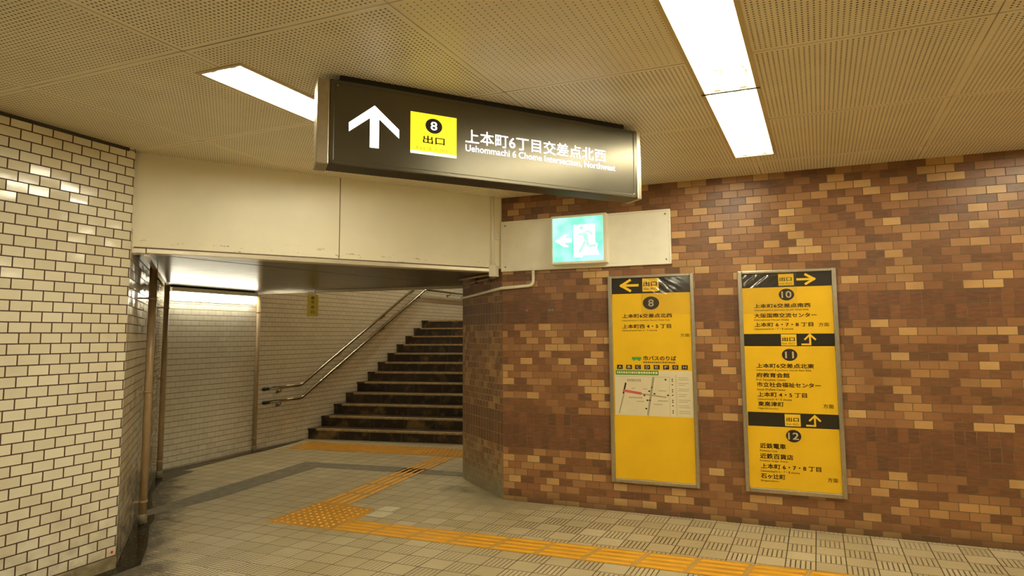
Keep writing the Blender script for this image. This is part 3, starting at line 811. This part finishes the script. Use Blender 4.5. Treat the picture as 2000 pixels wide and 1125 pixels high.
# ------------------------------------------------------------------ conduits and pipes
def conduits():
    t = thing('white_conduit', 'white vertical conduit in the corner between the beam and the brick wall', 'conduit', FB, (-.055, -.04, 1.9))
    part('pipe', MB().tube([(-.066, -.070, H), (-.062, -.070, 2.0)], .017), M_white, t)
    part('junction_box', MB().box(-.092, -.026, -.095, -.02, 1.905, 2.005, .005), M_white, t)
    part('clamp', MB().box(-.05, -.020, -.075, -.004, 2.235, 2.262, .003), M_white2, t)
    jd = Vector((-.24, 5.235))-BO; jd = jd.normalized()
    nj = Vector((-jd.y, jd.x)); nj = nj if nj.dot(Vector((0, 0))-BO) > 0 else -nj
    def W(p): return FB @ Vector(p)
    J = lambda d, z, o=.02: Vector((*(BO+jd*d+nj*o), z))
    t = thing('white_conduit', 'thin white conduit bent under the exit sign and running round the brick jamb', 'conduit', WO, tuple(W((.29, -.02, 1.8))))
    part('pipe', MB().tube([W((.291, -.022, 1.950)), W((.291, -.022, 1.822)), W((-.0, -.025, 1.806)), J(.03, 1.804), J(.66, 1.775), J(.80, 1.77, .03)], .0135, bend=.05), M_white, t)
    t = thing('brown_conduit', 'short dull conduit under the passage ceiling beside the white junction box', 'conduit', WO, tuple(J(.4, 1.9)))
    part('pipe', MB().tube([W((-.06, -.03, 1.915)), J(.12, 1.912), J(.72, 1.905)], .012), M_pipe, t)
    for d in (.2, .48): part('clamp', MB().box(J(d, 0).x-.012, J(d, 0).x+.012, J(d, 0).y-.012, J(d, 0).y+.012, 1.885, 1.935), M_darkgap, t)
    t = thing('brown_conduit', 'upper dull conduit against the passage ceiling near the brick jamb', 'conduit', WO, tuple(J(.4, 1.94)))
    part('pipe', MB().tube([J(.05, 1.938, .06), J(.70, 1.938, .10)], .011), M_pipe, t)
    # wall plugs in the brick band
    for x, z, r in ((.222, 1.610, .011), (.425, 1.606, .013), (.452, 1.609, .013), (.237, 1.885, .010), (.405, 1.885, .012)):
        single('wall_plug', MB().ball((x, 0, z), r, (1, .35, 1)), M_cement, FB, (x, 0, z), 'pale filled hole in the brown bricks below the exit sign', 'wall plug', 'filled holes below the exit sign')
    for F, s, o, r, zt, lab in ((FR, .92, .055, .027, 1.955, 'brown downpipe in front, at the near end of the passage'), (FR, 2.49, .05, .026, 1.93, 'brown downpipe in the far left corner of the passage'),
                                (FA, 1.180, .04, .024, 1.925, 'brown downpipe on the tiled wall right of the wall lamp')):
        t = thing('drain_pipe', lab, 'pipe', F, (s, -o, 0))
        z0 = 0 if F is FA else .0
        part('pipe', MB().tube([(s, -o, z0), (s, -o, zt)], r, 18), M_pipe, t)
        part('foot', MB().tube([(s, -o, z0), (s, -o, z0+.07)], r*1.18, 18), M_plinth, t)
        for z in (.16, .98, 1.70): part('clamp', MB().tube([(s, -o, z-.009), (s, -o, z+.009)], r*1.12, 18).box(s-.006, s+.006, -o, -.0005, z-.007, z+.007), M_pipe, t)
conduits()

# ------------------------------------------------------------------ passage lamp, little hanging sign
def wall_lamp():
    t = thing('wall_lamp', 'long fluorescent wall lamp glowing on the tiled passage wall under the ceiling', 'wall lamp', FA, (.6, 0, 1.80))
    m = MB(); m.box(.03, 1.12, -.10, 0, 1.885, 1.935, .006); m.box(.03, 1.12, -.02, 0, 1.79, 1.90, .003)
    part('body', m, M_white, t)
    pts = [(-.018, 1.798), (-.075, 1.798), (-.098, 1.818), (-.104, 1.85), (-.10, 1.884), (-.018, 1.884)]
    m = MB(); m.prism([(y, z) for y, z in pts], 0, 1.06)
    part('diffuser', m, M_lamp, t, 'glowing diffuser', xf=lambda v: (.045+v.y, v.x, v.z))
M_lamp = Mat('lit_diffuser', (1, 1, 1, 1), .3, noise=0).emit((1, .94, .74, 1), 5.5)
wall_lamp()
def exit_tag():
    F = frame((-2.452, 6.765), (1, .02))
    t = thing('hanging_exit_tag', 'small yellow upright sign hanging from the passage ceiling before the stairs', 'sign', F, (.066, 0, 1.634))
    part('plate', MB().box(0, .133, -.004, .004, 1.634, 1.892, .002), M_tagyellow, t)
    m = MB()
    for ch, z0, z1 in (('8', 1.838, 1.872), ('号', 1.788, 1.820), ('出', 1.728, 1.764), ('口', 1.670, 1.702)): m.text(ch, .050, .086, z0, z1, -.0045, .01)
    part('lettering', m, M_letter, t)
    part('bracket', MB().box(.01, .07, -.012, .012, 1.892, 1.925, .003).box(.085, .10, -.01, .01, 1.885, 1.95, .002), M_white, t)
exit_tag()

# ------------------------------------------------------------------ stairs and handrails
def stairs():
    t = thing('staircase', 'dark tiled stairs with worn pale nosings rising behind the brick jamb', 'stairs', FA, (2.087, 0, 0))
    k = Vector((math.cos(R(-12.2)), math.sin(R(-12.2)))); kx = k.dot(AU); ky = -(k.x*-AU.y+k.y*AU.x)   # step line direction in the wall frame
    run, rise, Wd = .2425, .1391, 2.95
    for i in range(12):
        s0 = 2.087+run*i; z1 = rise*(i+1); s1 = s0+run if i < 11 else s0+3.2
        sl = kx/ky
        P = lambda s, d: (s+sl*d, -d)
        m = MB(); m.slab([P(s0, .0), P(s0, Wd), P(s1+.01, Wd), P(s1+.01, 0)], max(0, z1-rise-.14), z1-.024)
        st = part('step', m, M_step, t)
        m = MB(); m.slab([P(s0-.018, .13), P(s0-.018, Wd), P(s0+.045, Wd), P(s0+.045, .13)], z1-.024, z1)
        part('nosing', m, M_nosing, st, 'worn pale nosing')
        m = MB(); m.slab([P(s0+.045, .0), P(s0+.045, Wd), P(s1-.018, Wd), P(s1-.018, 0)], z1-.024, z1)
        m.slab([P(s0-.012, .0), P(s0-.012, .13), P(s0+.045, .13), P(s0+.045, .0)], z1-.024, z1)
        part('tread', m, M_step, st)
stairs()
def handrails():
    o = -.07
    for nm, pts, lab, br in (('handrail', [(1.282, o, .743), (1.872, o, .748), (4.353, o, 2.19), (5.0, o, 2.566)], 'upper polished steel handrail on the tiled stair wall', (1.54, 2.618, 3.603, 4.4)),
                             ('handrail', [(1.288, o, .573), (1.878, o, .575), (4.76, o, 2.226), (8.3, o, 2.226)], 'lower polished steel handrail, levelling out at the stair landing', (1.538, 2.622, 3.593, 4.583, 5.6, 6.7))):
        t = thing(nm, lab, 'handrail', FA, pts[0])
        part('rail', MB().tube(pts, .020, 18, bend=.05), M_steel, t)
        x, _, z = pts[0]
        part('end_cap', MB().ball((x-.005, o, z), .024, (1.5, 1, 1)).tube([(x, o, z), (x+.06, o, z)], .021, 14), M_black, t, 'dark end cap')
        def zr(s):
            for a, b in zip(pts, pts[1:]):
                if a[0] <= s <= b[0]: return a[2]+(b[2]-a[2])*(s-a[0])/(b[0]-a[0])
        for s in br:
            z = zr(s)
            part('bracket', MB().tube([(s, o, z-.012), (s, o, z-.055), (s, 0, z-.060)], .007, 10, bend=.02).tube([(s, -.006, z-.06), (s, 0, z-.06)], .024, 14), M_screw, t)
handrails()
# lamp over the stairs, out of sight above the passage ceiling
def stair_lamp():
    c = Vector((-1.2, 9.6))
    for k, c in enumerate((Vector((-1.55, 8.6)), Vector((-.3, 10.9)))):
        u = AU; t = thing('stair_lamp', 'fluorescent lamp on the stairwell ceiling, hidden above the passage', 'ceiling light', frame(c, AU), (0, 0, 4.3), 'stairwell ceiling lamps')
        part('body', MB().box(-.62, .62, -.06, .06, 4.34, 4.40, .006), M_white, t)
        part('tube', MB().tube([(-.58, 0, 4.31), (.58, 0, 4.31)], .0145), M_stairtube, t)
stair_lamp()

# ------------------------------------------------------------------ tactile paving
def bil(c, u, v):
    a, b, d, e = [Vector(p) for p in c]
    return (a*(1-u)+b*u)*(1-v)+(e*(1-u)+d*u)*v
def dots(m, c, nu, nv, z, r):
    for i in range(nu):
        for j in range(nv):
            p = bil(c, (i+.5)/nu, (j+.5)/nv)
            a = [m.bm.verts.new((p.x+r*math.cos(q*math.pi/4), p.y+r*math.sin(q*math.pi/4), z)) for q in range(8)]
            b = [m.bm.verts.new((p.x+r*.6*math.cos(q*math.pi/4), p.y+r*.6*math.sin(q*math.pi/4), z+.005)) for q in range(8)]
            m.bm.faces.new(b)
            for q in range(8): m.bm.faces.new((a[q], a[(q+1) % 8], b[(q+1) % 8], b[q]))
def bars(m, m2, c, n, nb, z, gap=.012):
    a, b, d, e = [Vector(p) for p in c]
    L = (b-a).length
    for i in range(n):
        g = gap/L/2
        u0, u1 = i/n+g, (i+1)/n-g
        q = [bil(c, u0, 0), bil(c, u1, 0), bil(c, u1, 1), bil(c, u0, 1)]
        m.slab([tuple(p) for p in reversed(q)], .0, z)
        for k in range(nb):
            v0, v1 = (k+.24)/nb, (k+.76)/nb
            x0, x1 = u0+.012/L, u1-.012/L
            lo = [bil(c, x0, v0), bil(c, x1, v0), bil(c, x1, v1), bil(c, x0, v1)]
            hi = [bil(c, x0+.008/L, v0+.07), bil(c, x1-.008/L, v0+.07), bil(c, x1-.008/L, v1-.07), bil(c, x0+.008/L, v1-.07)]
            A_ = [m2.bm.verts.new((p.x, p.y, z)) for p in lo]; B_ = [m2.bm.verts.new((p.x, p.y, z+.005)) for p in hi]
            m2.bm.faces.new(B_)
            for q in range(4): m2.bm.faces.new((A_[q], A_[(q+1) % 4], B_[(q+1) % 4], B_[q]))
def tactile():
    def base(name, label, c0): return thing(name, label, 'tactile paving', WO, (c0[0], c0[1], 0))
    # strip along the brick wall
    a, b = Vector((-1.181, 4.434)), Vector((-1.336, 4.240)); u = (Vector((1.535, 3.548))-Vector((-1.177, 4.437))).normalized(); u2 = (Vector((1.086, 3.423))-Vector((-1.335, 4.240))).normalized()
    n, L = 17, .3085
    c = [b, b+u2*L*n, a+u*L*n, a]
    t = base('tactile_paving', 'yellow ribbed guide strip running along the brick wall', (0, 4)); m, m2 = MB(), MB(); bars(m, m2, [c[0], c[1], c[2], c[3]], n, 4, .003)
    part('guide_tiles', m, M_tact, t); part('raised_bars', m2, M_bar, t)
    m = MB(); m.slab([tuple(p) for p in (c[3], c[0], c[1], c[2])][::-1], 0, .0022); part('grout', m, M_tact_grout, t)
    # strip towards the stairs
    t = base('tactile_paving', 'yellow ribbed guide strip leading from the dotted square to the stairs', (-1.1, 5.7))
    c = [Vector((-1.365, 4.825)), Vector((-.661, 6.656)), Vector((-.921, 6.664)), Vector((-1.642, 4.903))]
    m, m2 = MB(), MB(); bars(m, m2, c, 6, 4, .003); part('guide_tiles', m, M_tact, t); part('raised_bars', m2, M_bar, t)
    m = MB(); m.slab([tuple(p) for p in c], 0, .0022); part('grout', m, M_tact_grout, t)
    # dotted square at the turn
    t = base('tactile_paving', 'yellow dotted square where the two guide strips meet', (-1.5, 4.6))
    q = [Vector((-1.876, 4.42)), Vector((-1.345, 4.243)), Vector((-1.19, 4.437)), Vector((-1.116, 4.71)), Vector((-1.365, 4.825)), Vector((-1.642, 4.903))]
    m = MB(); m.slab([tuple(p) for p in q], 0, .0035)
    part('base_tiles', m, M_tact, t)
    m = MB(); dots(m, [Vector((-1.85, 4.425)), Vector((-1.345, 4.26)), Vector((-1.14, 4.70)), Vector((-1.635, 4.885))], 9, 9, .0035, .013); part('raised_dots', m, M_tactdot, t)
    # dotted band before the first step
    t = base('tactile_paving', 'orange dotted warning band across the floor before the first step', (-1.7, 7.1))
    c = [Vector((-2.80, 7.225)), Vector((-.30, 6.575)), Vector((-.30, 7.01)), Vector((-2.70, 7.655))]
    m = MB(); m.slab([tuple(p) for p in c], 0, .0035); part('base_tiles', m, M_tact, t)
    m = MB(); dots(m, c, 46, 7, .0035, .012); part('raised_dots', m, M_tact, t)
M_tactdot = Mat('polished_yellow_dots', rgb(236, 178, 66), .25, noise=.05)
tactile()

# ------------------------------------------------------------------ small things
def replacement_tiles():
    m = MB(); c = lambda a, b: F1*a+F2*b
    for a0, a1, b0, b1 in ((-3.21, -3.05, 3.93, 4.06), (-3.22, -3.09, 4.085, 4.20)):
        m.slab([tuple(c(a0, b0)), tuple(c(a1, b0)), tuple(c(a1, b1)), tuple(c(a0, b1))], 0, .0015)
    struct('trim_10', m, Mat('new_pale_tile', rgb(222, 214, 182), .4, noise=.05))
replacement_tiles()
e = (CORN-LO).length
single('red_sticker', MB().disc(e-.022, .103, .0075, .0085, -.001, 20).box(e-.024, e-.020, -.001, .001, .101, .105), M_red, FLW, (e-.022, 0, .103), 'round red sticker on the lowest white tile of the left wall', 'sticker')
